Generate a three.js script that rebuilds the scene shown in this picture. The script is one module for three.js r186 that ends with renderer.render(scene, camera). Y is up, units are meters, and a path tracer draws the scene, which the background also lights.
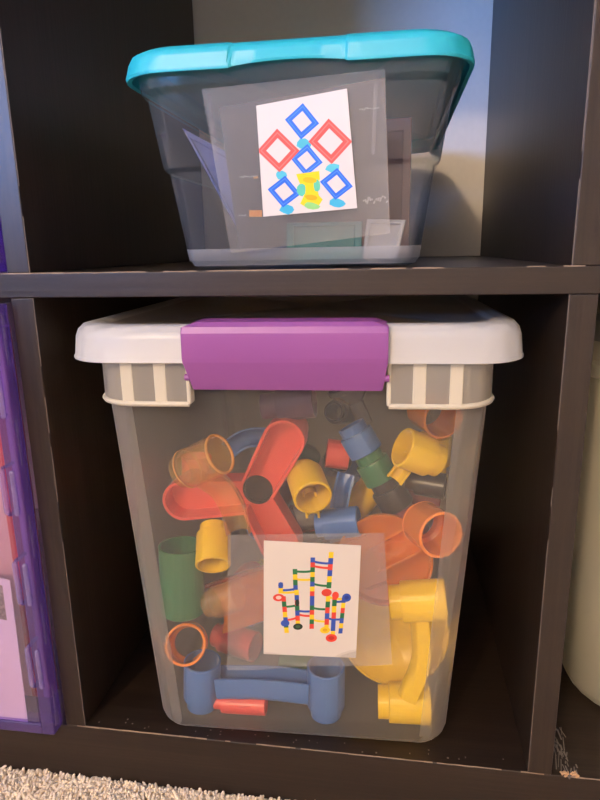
import * as THREE from 'three';
import { RoundedBoxGeometry } from 'three/addons/geometries/RoundedBoxGeometry.js';
import { mergeGeometries, toCreasedNormals, mergeVertices } from 'three/addons/utils/BufferGeometryUtils.js';
import { RectAreaLightUniformsLib } from 'three/addons/lights/RectAreaLightUniformsLib.js';

// ---------------------------------------------------------------- camera, light, exposure
const scene = new THREE.Scene();
const camera = new THREE.PerspectiveCamera(66.4, 600 / 800, 0.02, 40);
camera.position.set(0.0671, 0.3637, 0.3756);
camera.rotation.set(-0.2436, 0.1532, -0.0188, 'YXZ');
scene.add(camera);
const renderer = new THREE.WebGLRenderer();
renderer.toneMapping = THREE.LinearToneMapping;
renderer.toneMappingExposure = 1.0;
renderer.shadowMap.enabled = true;
RectAreaLightUniformsLib.init();
scene.background = new THREE.Color().setRGB(0.45, 0.62, 0.95);

const windowLight = new THREE.RectAreaLight(new THREE.Color().setRGB(0.2, 0.41, 1.0), 88, 1.1, 0.8);
windowLight.position.set(-2.45, 0.95, 3.84);          // faces -z, into the room
scene.add(windowLight);
const lampLight = new THREE.PointLight(new THREE.Color().setRGB(1.0, 0.73, 0.49), 20, 0, 2);
lampLight.position.set(-1.12, 2.2, 3.4);
lampLight.castShadow = true;
lampLight.shadow.radius = 4.5;
scene.add(lampLight);

// ---------------------------------------------------------------- helpers
let seed = 20240611;
const rnd = () => { seed = (seed * 1664525 + 1013904223) >>> 0; return seed / 4294967296; };
const rr = (a, b) => a + (b - a) * rnd();
const V = (x, y, z) => new THREE.Vector3(x, y, z);
const C = (r, g, b) => new THREE.Color().setRGB(r, g, b);
const used = {};
const numbered = (n) => { if (used[n] === undefined) { used[n] = 0; return n; } used[n]++; return `${n}_${String(used[n]).padStart(3, '0')}`; };
function mesh(name, geo, mat, parent) {
  const m = new THREE.Mesh(geo, mat); m.name = parent === scene ? numbered(name) : name;
  m.castShadow = m.receiveShadow = true; parent.add(m); return m;
}
function tag(o, label, category, group, kind) {
  o.userData.label = label; o.userData.category = category;
  if (group) o.userData.group = group;
  if (kind) o.userData.kind = kind;
  return o;
}
function thing(name, label, category, pos = [0, 0, 0], group) {
  const g = new THREE.Group(); g.name = numbered(name); g.position.set(...pos); scene.add(g);
  return tag(g, label, category, group);
}
function structure(name, geo, mat, label, parent = scene) {
  const m = mesh(name, geo, mat, parent); m.userData.kind = 'structure'; m.userData.label = label; return m;
}
const box = (w, h, d, x = 0, y = 0, z = 0) => new THREE.BoxGeometry(w, h, d).translate(x, y, z);
const rbox = (w, h, d, r, x = 0, y = 0, z = 0, s = 2) => new RoundedBoxGeometry(w, h, d, s, r).translate(x, y, z);
const span = (x0, x1, y0, y1, z0, z1) => box(x1 - x0, y1 - y0, z1 - z0, (x0 + x1) / 2, (y0 + y1) / 2, (z0 + z1) / 2);
const merge = (list) => mergeGeometries(list.map((g) => { const n = g.index ? g.toNonIndexed() : g; for (const k of Object.keys(n.attributes)) if (!['position', 'normal', 'uv'].includes(k)) n.deleteAttribute(k); return n; }));
// uv in metres by the way a face points; the grain runs along the given axis
function metreUV(g, grain = 1) {
  g = g.index ? g.toNonIndexed() : g;
  const p = g.attributes.position, n = g.attributes.normal, uv = new Float32Array(p.count * 2);
  for (let i = 0; i < p.count; i++) {
    const a = [Math.abs(n.getX(i)), Math.abs(n.getY(i)), Math.abs(n.getZ(i))], q = [p.getX(i), p.getY(i), p.getZ(i)];
    const k = a.indexOf(Math.max(...a)), rest = [0, 1, 2].filter((t) => t !== k);
    const v = rest.includes(grain) ? grain : rest[1], u = rest.find((t) => t !== v);
    uv[2 * i] = q[u] + 0.37 * k; uv[2 * i + 1] = q[v] + 0.13 * k;
  }
  g.setAttribute('uv', new THREE.BufferAttribute(uv, 2));
  return g;
}
// a texture from a function of (u, v) in 0..1 that gives [r, g, b] 0..255
function tex(w, h, f, color = true) {
  const d = new Uint8Array(w * h * 4);
  for (let y = 0; y < h; y++) for (let x = 0; x < w; x++) { const c = f(x / w, y / h); d.set([c[0], c[1], c[2], 255], (y * w + x) * 4); }
  const t = new THREE.DataTexture(d, w, h); t.magFilter = THREE.LinearFilter; t.minFilter = THREE.LinearFilter;
  t.wrapS = t.wrapT = THREE.RepeatWrapping; if (color) t.colorSpace = THREE.SRGBColorSpace; t.needsUpdate = true; return t;
}
const hash = (x, y) => { let n = (x * 374761393 + y * 668265263) | 0; n = Math.imul(n ^ (n >>> 13), 1274126177); return ((n ^ (n >>> 16)) >>> 0) / 4294967296; };
function noise(x, y, px, py) {        // value noise, periodic in px, py
  const i = Math.floor(x), j = Math.floor(y), f = x - i, g = y - j, s = f * f * (3 - 2 * f), t = g * g * (3 - 2 * g);
  const h = (a, b) => hash(((a % px) + px) % px, ((b % py) + py) % py);
  return (h(i, j) * (1 - s) + h(i + 1, j) * s) * (1 - t) + (h(i, j + 1) * (1 - s) + h(i + 1, j + 1) * s) * t;
}
// ring of a rounded rectangle in the xz plane, counter-clockwise seen from above; dense along the straights
function ring(hw, hd, r, nc = 7, ns = 14) {
  const pts = [], cs = [[hw - r, hd - r, 0], [-(hw - r), hd - r, 1], [-(hw - r), -(hd - r), 2], [hw - r, -(hd - r), 3]];
  for (let k = 0; k < 4; k++) {
    const [cx, cz, q] = cs[k];
    for (let i = 0; i <= nc; i++) { const a = (q + i / nc) * Math.PI / 2; pts.push([cx + r * Math.cos(a), cz + r * Math.sin(a)]); }
    const [ax, az] = pts[pts.length - 1], [nx, nz] = cs[(k + 1) % 4], a2 = ((k + 1) % 4) * Math.PI / 2;
    const bx = nx + r * Math.cos(a2), bz = nz + r * Math.sin(a2);
    for (let i = 1; i < ns; i++) pts.push([ax + (bx - ax) * i / ns, az + (bz - az) * i / ns]);
  }
  return pts;
}
// surface through rings [{y, hw, hd, r}], optional caps, optional change(point, ringIndex)
function loft(rings, { capBottom = false, capTop = false, change = null, crease = 0.6, ns = 14, nc = 7 } = {}) {
  const P = [], I = []; let n = 0;
  rings.forEach((R, k) => {
    const pts = ring(R.hw, R.hd, R.r, nc, ns); n = pts.length;
    for (const [x, z] of pts) { let v = [x, R.y, z]; if (change) v = change(v, k); P.push(...v); }
  });
  for (let k = 0; k + 1 < rings.length; k++) for (let i = 0; i < n; i++) {
    const a = k * n + i, b = k * n + (i + 1) % n, c = a + n, d = b + n;
    I.push(a, c, b, b, c, d);
  }
  const cap = (k, up) => {
    const y = P[k * n * 3 + 1], m = P.length / 3; P.push(0, y, 0);
    for (let i = 0; i < n; i++) { const a = k * n + i, b = k * n + (i + 1) % n; up ? I.push(a, m, b) : I.push(a, b, m); }
  };
  if (capBottom) cap(0, false);
  if (capTop) cap(rings.length - 1, true);
  const g = new THREE.BufferGeometry(); g.setAttribute('position', new THREE.Float32BufferAttribute(P, 3)); g.setIndex(I);
  g.setAttribute('uv', new THREE.Float32BufferAttribute(new Float32Array(P.length / 3 * 2), 2));
  g.computeVertexNormals();
  return metreUV(toCreasedNormals(g, crease), 1);
}
// sweep of a closed profile [[side, up]] along points, with a steady up vector
function sweep(profile, pts, up = V(0, 1, 0), n = 16, crease = 0.7) {
  const curve = pts.length === 2 ? new THREE.LineCurve3(pts[0], pts[1]) : new THREE.CatmullRomCurve3(pts);
  if (pts.length === 2) n = 1;
  const P = [], I = [], m = profile.length;
  for (let k = 0; k <= n; k++) {
    const c = curve.getPoint(k / n), t = curve.getTangent(k / n).normalize();
    const s = V(0, 0, 0).crossVectors(t, up).normalize(), u = V(0, 0, 0).crossVectors(s, t).normalize();
    for (const [a, b] of profile) P.push(c.x + s.x * a + u.x * b, c.y + s.y * a + u.y * b, c.z + s.z * a + u.z * b);
  }
  for (let k = 0; k < n; k++) for (let i = 0; i < m; i++) { const a = k * m + i, b = k * m + (i + 1) % m, c = a + m, d = b + m; I.push(a, b, c, b, d, c); }
  const tri = THREE.ShapeUtils.triangulateShape(profile.map(([a, b]) => new THREE.Vector2(a, b)), []);
  for (const [a, b, c] of tri) { I.push(a, c, b); I.push(n * m + a, n * m + b, n * m + c); }
  const g = new THREE.BufferGeometry(); g.setAttribute('position', new THREE.Float32BufferAttribute(P, 3)); g.setIndex(I);
  g.setAttribute('uv', new THREE.Float32BufferAttribute(new Float32Array(P.length / 3 * 2), 2));
  g.computeVertexNormals();
  return toCreasedNormals(g, crease);
}
// a thin sheet between four corners [TL, TR, BR, BL] in its own xy plane, with thickness and a little bulge
function sheet(c, thick, bulge = () => 0, nx = 16, ny = 16) {
  const P = [], U = [], I = [], id = (s, i, j) => s * (nx + 1) * (ny + 1) + j * (nx + 1) + i;
  for (const s of [0, 1]) for (let j = 0; j <= ny; j++) for (let i = 0; i <= nx; i++) {
    const u = i / nx, v = j / ny, L = (k) => (c[0][k] * (1 - u) + c[1][k] * u) * (1 - v) + (c[3][k] * (1 - u) + c[2][k] * u) * v;
    P.push(L(0), L(1), bulge(u, v) - s * thick); U.push(u, 1 - v);
  }
  for (let j = 0; j < ny; j++) for (let i = 0; i < nx; i++) {
    const a = id(0, i, j), b = id(0, i + 1, j), d = id(0, i, j + 1), e = id(0, i + 1, j + 1), o = (nx + 1) * (ny + 1);
    I.push(a, d, b, b, d, e, a + o, b + o, d + o, b + o, e + o, d + o);
  }
  for (let i = 0; i < nx; i++) { let a = id(0, i, 0), b = id(0, i + 1, 0), o = (nx + 1) * (ny + 1); I.push(a, b, a + o, b, b + o, a + o); a = id(0, i, ny); b = id(0, i + 1, ny); I.push(a, a + o, b, b, a + o, b + o); }
  for (let j = 0; j < ny; j++) { let a = id(0, 0, j), b = id(0, 0, j + 1), o = (nx + 1) * (ny + 1); I.push(a, a + o, b, b, a + o, b + o); a = id(0, nx, j); b = id(0, nx, j + 1); I.push(a, b, a + o, b, b + o, a + o); }
  const g = new THREE.BufferGeometry(); g.setAttribute('position', new THREE.Float32BufferAttribute(P, 3)); g.setAttribute('uv', new THREE.Float32BufferAttribute(U, 2)); g.setIndex(I);
  g.computeVertexNormals();
  return toCreasedNormals(g, 0.8);
}

// ---------------------------------------------------------------- materials
const grainMap = tex(512, 1024, (u, v) => {
  const fine = noise(u * 170, v * 6, 170, 6), mid = noise(u * 48, v * 3, 48, 3), broad = noise(u * 9, v * 2, 9, 2), speck = hash(Math.floor(u * 512), Math.floor(v * 128));
  const k = 0.62 + 0.3 * (0.45 * fine + 0.35 * mid + 0.2 * broad) + 0.06 * (speck - 0.5);
  return [255 * k, 248 * k, 240 * k];
});
grainMap.repeat.set(4, 2);
const wood = new THREE.MeshStandardMaterial({ color: C(0.040, 0.026, 0.018), map: grainMap, roughness: 0.4, bumpMap: grainMap, bumpScale: 0.0002 });
const woodWorn = new THREE.MeshStandardMaterial({ color: C(0.30, 0.22, 0.15), roughness: 0.85 });
const woodChip = new THREE.MeshStandardMaterial({ color: C(0.62, 0.38, 0.19), roughness: 0.9 });
const dustGrey = new THREE.MeshStandardMaterial({ color: C(0.2, 0.18, 0.155), roughness: 0.95 });
const paintMap = tex(256, 256, (u, v) => { const k = 0.985 + 0.015 * noise(u * 90, v * 90, 90, 90); return [255 * k, 254 * k, 251 * k]; });
paintMap.repeat.set(3, 3);
const wallPaint = new THREE.MeshStandardMaterial({ color: C(0.66, 0.64, 0.6), map: paintMap, roughness: 0.75 });
const ceilPaint = new THREE.MeshStandardMaterial({ color: C(0.75, 0.74, 0.71), map: paintMap, roughness: 0.9 });
const carpetMap = tex(256, 256, (u, v) => { const k = 0.84 + 0.16 * (0.6 * noise(u * 120, v * 120, 120, 120) + 0.4 * noise(u * 20, v * 20, 20, 20)); return [246 * k, 229 * k, 203 * k]; });
carpetMap.repeat.set(3, 3);
const carpetMat = new THREE.MeshStandardMaterial({ color: 0xffffff, map: carpetMap, bumpMap: carpetMap, bumpScale: 0.004, roughness: 1 });
const tuftMat = new THREE.MeshStandardMaterial({ color: C(0.9, 0.77, 0.6), roughness: 1 });
const phys = (o) => new THREE.MeshPhysicalMaterial({ thickness: 0, ior: 1.49, side: THREE.DoubleSide, ...o });
const clearPlastic = phys({ color: C(0.93, 0.955, 0.98), transmission: 0.96, roughness: 0.15 });
const hazyPlastic = phys({ color: C(0.975, 0.945, 0.87), transmission: 0.94, roughness: 0.22 });
const grazingHazePlastic = phys({ color: C(0.95, 0.92, 0.83), transmission: 0.87, roughness: 0.38 });
const milkyRib = phys({ color: C(0.82, 0.76, 0.6), transmission: 0.3, roughness: 0.45 });
const lidPlastic = phys({ color: C(0.76, 0.75, 0.71), transmission: 0.38, roughness: 0.38 });
const lidTopPlastic = phys({ color: C(0.8, 0.78, 0.74), transmission: 0.75, roughness: 0.35 });
const creamPlastic = phys({ color: C(0.76, 0.73, 0.58), transmission: 0.45, roughness: 0.5 });
const tealPlastic = new THREE.MeshPhysicalMaterial({ color: C(0.02, 0.40, 0.46), roughness: 0.4 });
const purplePlastic = new THREE.MeshPhysicalMaterial({ color: C(0.29, 0.085, 0.30), roughness: 0.38 });
const filmPlastic = phys({ color: C(0.95, 0.94, 0.92), transmission: 0.94, roughness: 0.2 });
const toy = (r, g, b, rough = 0.32) => new THREE.MeshPhysicalMaterial({ color: C(r, g, b), roughness: rough });
const M = {
  blue: toy(0.06, 0.18, 0.52), yellow: toy(0.9, 0.6, 0.005), red: toy(0.8, 0.09, 0.07), green: toy(0.03, 0.17, 0.07), black: toy(0.02, 0.02, 0.022),
  maroon: toy(0.20, 0.04, 0.045), plum: toy(0.10, 0.03, 0.09), grey: phys({ color: C(0.5, 0.52, 0.54), transmission: 0.7, roughness: 0.2 }),
  orange: phys({ color: C(1.0, 0.37, 0.04), transmission: 0.5, roughness: 0.22 }), amber: phys({ color: C(1.0, 0.82, 0.42), transmission: 0.9, roughness: 0.15 }), orangeLipGlow: phys({ color: C(1.0, 0.32, 0.03), transmission: 0.2, roughness: 0.3 }), amberLipGlow: phys({ color: C(0.95, 0.5, 0.12), transmission: 0.4, roughness: 0.25 }),  // lip tones have the edge glow of clear plastic put into the colour
  redClear: phys({ color: C(0.95, 0.14, 0.1), transmission: 0.25, roughness: 0.3 }),
};
const paper = new THREE.MeshStandardMaterial({ color: C(0.84, 0.82, 0.79), roughness: 0.85 });

// ---------------------------------------------------------------- the room
const RX0 = -3.3, RX1 = 2.1, RZ0 = -0.402, RZ1 = 3.9, RY0 = -0.052, RY1 = 2.42, T = 0.12;
structure('floor', metreUV(span(RX0 - T, RX1 + T, RY0 - T, RY0, RZ0 - T, RZ1 + T)), carpetMat, 'cream wall-to-wall carpet in front of the shelf');
structure('ceiling', metreUV(span(RX0 - T, RX1 + T, RY1, RY1 + T, RZ0 - T, RZ1 + T)), ceilPaint, 'white room ceiling');
structure('wall_back', metreUV(span(RX0 - T, RX1 + T, RY0, RY1, RZ0 - T, RZ0)), wallPaint, 'off-white wall seen through the open back of the shelf');
structure('wall_left', metreUV(span(RX0 - T, RX0, RY0, RY1, RZ0, RZ1)), wallPaint, 'off-white left wall of the room');
structure('wall_right', metreUV(span(RX1, RX1 + T, RY0, RY1, RZ0, RZ1)), wallPaint, 'off-white right wall of the room');
const WX0 = -3.0, WX1 = -1.9, WY0 = 0.55, WY1 = 1.35;
structure('wall_front', metreUV(merge([span(RX0 - T, WX0, RY0, RY1, RZ1, RZ1 + T), span(WX1, RX1 + T, RY0, RY1, RZ1, RZ1 + T), span(WX0, WX1, RY0, WY0, RZ1, RZ1 + T), span(WX0, WX1, WY1, RY1, RZ1, RZ1 + T)])), wallPaint, 'off-white wall with the window, behind the viewer');
const frameWhite = new THREE.MeshStandardMaterial({ color: C(0.75, 0.75, 0.73), roughness: 0.5 });
const win = new THREE.Group(); win.name = 'window_1'; win.userData = { kind: 'structure', label: 'white framed window behind the viewer' }; scene.add(win);
mesh('window_frame', merge([span(WX0, WX1, WY0, WY0 + 0.04, RZ1, RZ1 + 0.06), span(WX0, WX1, WY1 - 0.04, WY1, RZ1, RZ1 + 0.06), span(WX0, WX0 + 0.04, WY0 + 0.04, WY1 - 0.04, RZ1, RZ1 + 0.06), span(WX1 - 0.04, WX1, WY0 + 0.04, WY1 - 0.04, RZ1, RZ1 + 0.06)]), frameWhite, win);
mesh('pane', span(WX0 + 0.04, WX1 - 0.04, WY0 + 0.04, WY1 - 0.04, RZ1 + 0.03, RZ1 + 0.034), phys({ color: C(0.95, 0.96, 0.97), transmission: 1, roughness: 0.02 }), win);
{
  const l = thing('ceiling_lamp', 'round frosted glass ceiling lamp behind the viewer', 'lamp', [-1.12, 2.42, 3.4]);
  mesh('base', new THREE.CylinderGeometry(0.16, 0.16, 0.03, 40).translate(0, -0.015, 0), frameWhite, l);
  mesh('lamp_shade', new THREE.SphereGeometry(0.15, 40, 16, 0, Math.PI * 2, Math.PI / 2, Math.PI / 2).scale(1, 0.6, 1).translate(0, -0.03, 0), new THREE.MeshStandardMaterial({ color: C(0.8, 0.78, 0.72), emissive: C(1, 0.78, 0.5), emissiveIntensity: 1.6, roughness: 0.5 }), l);
}
{ // unseen blocker, added before the window to keep daylight off the lower cells
  const b = thing('added_bed', 'added unseen bedlike blocker behind the viewer, shading the lower cells', 'added_bed', [-1.1, RY0, 1.45]);
  const linen = new THREE.MeshStandardMaterial({ color: C(0.42, 0.36, 0.29), roughness: 0.95 });
  mesh('added_bed_frame', rbox(1.9, 0.16, 0.92, 0.01, 0, 0.2, 0), wood, b);
  for (const sx of [-1, 1]) for (const sz of [-1, 1]) mesh('leg', rbox(0.06, 0.13, 0.06, 0.005, sx * 0.9, 0.065, sz * 0.4), wood, b);
  mesh('added_mattress', rbox(1.86, 0.28, 0.9, 0.05, 0, 0.42, 0, 4), frameWhite, b);
  mesh('added_blanket', rbox(1.4, 0.16, 0.94, 0.05, 0.24, 0.515, 0, 4), linen, b);
}
// carpet pile in front of the shelf
{
  const g = new THREE.IcosahedronGeometry(1, 1), pile = [];
  for (let x = -0.62; x < 0.3; x += 0.0019) for (let z = 0.002; z < 0.13; z += 0.0019) pile.push([x + rr(-0.002, 0.002), z + rr(-0.002, 0.002)]);
  const im = new THREE.InstancedMesh(g, tuftMat, pile.length), o = new THREE.Object3D();
  im.name = 'carpet_pile'; im.castShadow = im.receiveShadow = true;
  pile.forEach(([x, z], i) => {
    o.position.set(x, RY0 + rr(0.001, 0.0045), z); o.rotation.set(rr(-1.1, 1.1), rr(0, 6), rr(-1.1, 1.1)); o.scale.set(rr(0.0010, 0.0017), rr(0.0022, 0.0042), rr(0.0010, 0.0017)); o.updateMatrix(); im.setMatrixAt(i, o.matrix);
    const k = rr(0.9, 1.08); im.setColorAt(i, C(k, k * rr(0.97, 1), k * rr(0.92, 1)));
  });
  scene.add(im); tag(im, 'looped cream carpet pile along the shelf foot', 'carpet', null, 'stuff');
}

// ---------------------------------------------------------------- the cube shelf
const W = 0.1675, TH = 0.016, D = 0.39, H1 = 0.335, H2 = H1 + TH, H3 = H2 + 0.335, PITCH = 2 * W + TH;
{
  const s = thing('cube_shelf', 'black-brown wood-grain cube shelf with open back, holding the bins', 'shelf', [0, 0, 0]);
  const XO = W + TH + 2 * W;                        // outer opening limit of three columns
  const e = 0.0009;
  const board = (name, x0, x1, y0, y1, grain) => mesh(name, metreUV(rbox(x1 - x0, y1 - y0, D, e, (x0 + x1) / 2, (y0 + y1) / 2, -D / 2), grain), wood, s);
  board('bottom_board', -XO - 0.038, XO + 0.038, -0.05, 0, 0);
  board('top_board', -XO - 0.038, XO + 0.038, H3, H3 + 0.038, 0);
  board('side_panel', -XO - 0.038, -XO, 0, H3, 1); board('side_panel', XO, XO + 0.038, 0, H3, 1);
  board('shelf_board', -XO, XO, H1, H2, 0);
  for (const x of [-W - TH, W]) { board('divider', x, x + TH, 0, H1, 1); board('divider', x, x + TH, H2, H3, 1); }
  // worn foil along the front edges: small flakes where the dark foil has rubbed off
  const flakes = [];
  const wear = (x0, x1, y, density) => { for (let x = x0; x < x1;) { const l = rr(0.003, 0.016); if (rnd() < density) flakes.push(box(l, rr(0.0004, 0.0008), rr(0.0004, 0.0009), x + l / 2, y - 0.0002, -0.0005)); x += l; } };
  wear(-0.2, 0.35, 0.0001, 0.85); wear(-0.26, 0.26, H2 + 0.0001, 0.8);
  const stuff = mesh('worn_edge', merge(flakes), woodWorn, s); stuff.userData = { kind: 'stuff', label: 'rubbed pale front edge of the boards' };
  const edgeGlint = [];  // paler strips: the highlight along the divider bevels, put into colour
  for (const [x, y0, y1] of [[-W, 0.0, H1], [W, 0, H1], [-W, H2, 0.56], [W, H2, 0.6]]) for (let y = y0; y < y1;) { const l = rr(0.01, 0.04); if (rnd() < 0.8) edgeGlint.push(box(0.0005, Math.min(l, y1 - y), 0.0006, x, y + Math.min(l, y1 - y) / 2, -0.0005)); y += l; }
  const gm = mesh('divider_edge_highlight', merge(edgeGlint), new THREE.MeshStandardMaterial({ color: C(0.13, 0.1, 0.08), roughness: 0.8 }), s); gm.userData = { kind: 'stuff', label: 'thin paler strip painted as the highlight on the divider edges' };
  // splintered chip and scratches in the right-hand cell
  const chips = [];
  for (let i = 0; i < 16; i++) { const g = rbox(rr(0.001, 0.0035), rr(0.0006, 0.0016), rr(0.0006, 0.0018), 0.0003, 0, 0, 0, 1); g.rotateY(rr(0, 3)).rotateZ(rr(-0.6, 0.6)).translate(rr(0.190, 0.203), rr(0.0003, 0.0011), rr(-0.003, 0.0002)); chips.push(g); }
  const ch = mesh('splintered_edge', merge(chips), woodChip, s); ch.userData = { kind: 'stuff', label: 'splintered raw wood on the bottom board edge' };
  const scr = [];
  for (let i = 0; i < 46; i++) { const g = box(rr(0.0004, 0.0009), 0.0003, rr(0.002, 0.014)); g.rotateY(rr(-0.4, 0.25)).translate(rr(0.188, 0.203), 0.0001, -rr(0.003, 0.045)); scr.push(g); }
  for (let i = 0; i < 30; i++) scr.push(box(rr(0.0005, 0.0013), 0.0004, rr(0.0005, 0.0013), rr(-0.16, 0.16), 0.0001, -rr(0.003, 0.012)));
  const sc = mesh('scratches', merge(scr), dustGrey, s); sc.userData = { kind: 'stuff', label: 'pale scratches and crumbs on the bottom board' };
}

// ---------------------------------------------------------------- big bin with the purple latch
const LB = thing('storage_bin', 'tall hazy plastic bin with white lid and purple latch in lower cell', 'bin', [-0.0040, 0.0015, -0.17]);
LB.rotation.y = 0.035;
{
  const hwAt = (y) => 0.1115 + 0.016 * y / 0.265, hdAt = (y) => 0.162 + 0.0082 * y / 0.265;
  const R = (y, o = 0, r = 0.022) => ({ y, hw: hwAt(y) + o, hd: hdAt(y) + o, r: r + o });
  const shell = loft([{ y: 0, hw: 0.1045, hd: 0.155, r: 0.016 }, { y: 0.0012, hw: 0.108, hd: 0.1585, r: 0.019 }, { y: 0.005, hw: 0.1107, hd: 0.1612, r: 0.0215 }, R(0.010), R(0.06), R(0.12), R(0.18), R(0.24), R(0.298)], { capBottom: true, crease: 0.9, nc: 10 });
  // corners, sides, back and floor get milkier plastic: grazing haze put into the material
  const pick = (want) => {
    const p = shell.attributes.position, out = { position: [], normal: [], uv: [] };
    for (let i = 0; i < p.count; i += 3) {
      const z = (p.getZ(i) + p.getZ(i + 1) + p.getZ(i + 2)) / 3, y = (p.getY(i) + p.getY(i + 1) + p.getY(i + 2)) / 3, x = (p.getX(i) + p.getX(i + 1) + p.getX(i + 2)) / 3;
      if ((z > hdAt(y) - 0.0012 && y > 0.006 && Math.abs(x) < hwAt(y) - 0.021) !== want) continue;
      for (let k = i; k < i + 3; k++) { out.position.push(p.getX(k), p.getY(k), p.getZ(k)); const n = shell.attributes.normal; out.normal.push(n.getX(k), n.getY(k), n.getZ(k)); out.uv.push(shell.attributes.uv.getX(k), shell.attributes.uv.getY(k)); }
    }
    const g = new THREE.BufferGeometry(); for (const [k, n] of [['position', 3], ['normal', 3], ['uv', 2]]) g.setAttribute(k, new THREE.Float32BufferAttribute(out[k], n)); return g;
  };
  mesh('body', pick(false), grazingHazePlastic, LB);
  mesh('front_panel', pick(true), hazyPlastic, LB);
  // skirt: strip that stands off the wall under the lid, open at the front where the latch swings
  const full = ring(hwAt(0.28) + 0.0014, hdAt(0.28) + 0.0085, 0.03, 10, 60), inner = ring(hwAt(0.266), hdAt(0.266), 0.022, 10, 60);
  const keep = (p) => !(p[1] > 0.15 && Math.abs(p[0]) < 0.0625);
  const start = full.findIndex((p, i) => keep(p) && !keep(full[(i - 1 + full.length) % full.length]));
  const P = [], I = []; let cnt = 0;
  for (let k = 0; k < full.length; k++) {
    const i = (start + k) % full.length; if (!keep(full[i])) break;
    const [x, z] = full[i], [a, b] = inner[i];
    P.push(x, 0.296, z, x, 0.268, z, x * 0.996, 0.265, z * 0.998, a, 0.2645, b); cnt++;
  }
  for (let k = 0; k + 1 < cnt; k++) for (let j = 0; j < 3; j++) { const a = k * 4 + j, b = a + 4; I.push(a, a + 1, b, b, a + 1, b + 1); }
  const sg = new THREE.BufferGeometry(); sg.setAttribute('position', new THREE.Float32BufferAttribute(P, 3)); sg.setIndex(I); sg.setAttribute('uv', new THREE.Float32BufferAttribute(new Float32Array(cnt * 8), 2)); sg.computeVertexNormals();
  const skirt = mesh('rim_skirt', toCreasedNormals(sg, 0.5), phys({ color: C(0.82, 0.78, 0.68), transmission: 0.72, roughness: 0.34 }), LB);
  const zf = hdAt(0.28) + 0.0045;
  // bright edge bead along the skirt's lower edge and ribs behind it
  const bead = [];
  for (let k = 0; k < cnt; k++) { const i = (start + k) % full.length; bead.push(V(full[i][0], 0.2665, full[i][1])); }
  mesh('skirt_bead', new THREE.TubeGeometry(new THREE.CatmullRomCurve3(bead), 260, 0.0019, 6), milkyRib, skirt);
  for (const x of [-0.1035, -0.0815, 0.0815, 0.1035, -0.0632, 0.0632]) { const end = Math.abs(x) < 0.07; mesh('rib', rbox(end ? 0.0028 : 0.0082, 0.029, 0.0088, 0.0009, x, 0.281, zf), milkyRib, skirt); }
  for (const s of [-1, 1]) for (const z of [-0.1, -0.03, 0.04, 0.11]) mesh('rib', rbox(0.0042, 0.029, 0.0062, 0.0009, s * (hwAt(0.28) + 0.002), 0.281, z), milkyRib, skirt);
  // lid
  const o = 0.0145, L = (y, k, r = 0.034) => ({ y, hw: 0.1325 + k, hd: 0.1705 + k, r });
  const lid = mesh('lid', loft([L(0.2948, o - 0.002), L(0.2938, o - 0.0008), L(0.2944, o + 0.0003), L(0.296, o + 0.0003), L(0.297, o - 0.0003), L(0.3085, o - 0.0014), L(0.3132, o - 0.0028), L(0.3158, o - 0.005), L(0.3168, o - 0.0095), L(0.3168, o - 0.0165, 0.028), L(0.3145, o - 0.0195, 0.025)], { crease: 0.7 }), lidPlastic, LB);
  mesh('lid_top', loft([L(0.3145, o - 0.0195, 0.025), L(0.3128, o - 0.022, 0.024)], { capTop: true }), lidTopPlastic, lid);
  // latches, front and back: a bent plate
  const prof = [[-0.010, 0.3185], [0.0, 0.3193], [0.0135, 0.3188], [0.0172, 0.3165], [0.0186, 0.313], [0.0192, 0.298], [0.0186, 0.2955], [0.0088, 0.2765], [0.0072, 0.2762], [0.0066, 0.2775], [0.0163, 0.2965], [0.0168, 0.299], [0.016, 0.3125], [0.0148, 0.3152], [0.0125, 0.3165], [0.0, 0.317], [-0.010, 0.3165]];
  const latch = (turn) => {
    const sh = new THREE.Shape(prof.map(([z, y]) => new THREE.Vector2(z, y)));
    const g = new THREE.ExtrudeGeometry(sh, { depth: 0.1245, bevelEnabled: true, bevelSize: 0.0005, bevelThickness: 0.0005, bevelSegments: 1 }).translate(0, 0, -0.06225).rotateY(-Math.PI / 2);
    // shape's x is the outward direction; taper the lower corners as the photograph shows
    const p = g.attributes.position;
    for (let i = 0; i < p.count; i++) { const y = p.getY(i); if (y < 0.296) p.setX(i, p.getX(i) * (1 - 0.045 * (0.296 - y) / 0.02)); if (y > 0.3165) p.setX(i, p.getX(i) * (1 - 0.12 * (y - 0.3165) / 0.0025)); }
    g.computeVertexNormals();
    const m = mesh('latch', toCreasedNormals(g, 0.28), purplePlastic, LB); m.position.set(-0.0005, 0, turn * 0.1695); m.rotation.y = turn > 0 ? 0 : Math.PI;
    m.userData.label = 'purple snap latch';
    for (const s of [-1, 1]) mesh('hinge_pin', new THREE.CylinderGeometry(0.0022, 0.0022, 0.003, 14).rotateZ(Math.PI / 2).translate(s * 0.0622, 0.2845, 0.0115), purplePlastic, m);
    return m;
  };
  latch(1); latch(-1);
}

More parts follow.
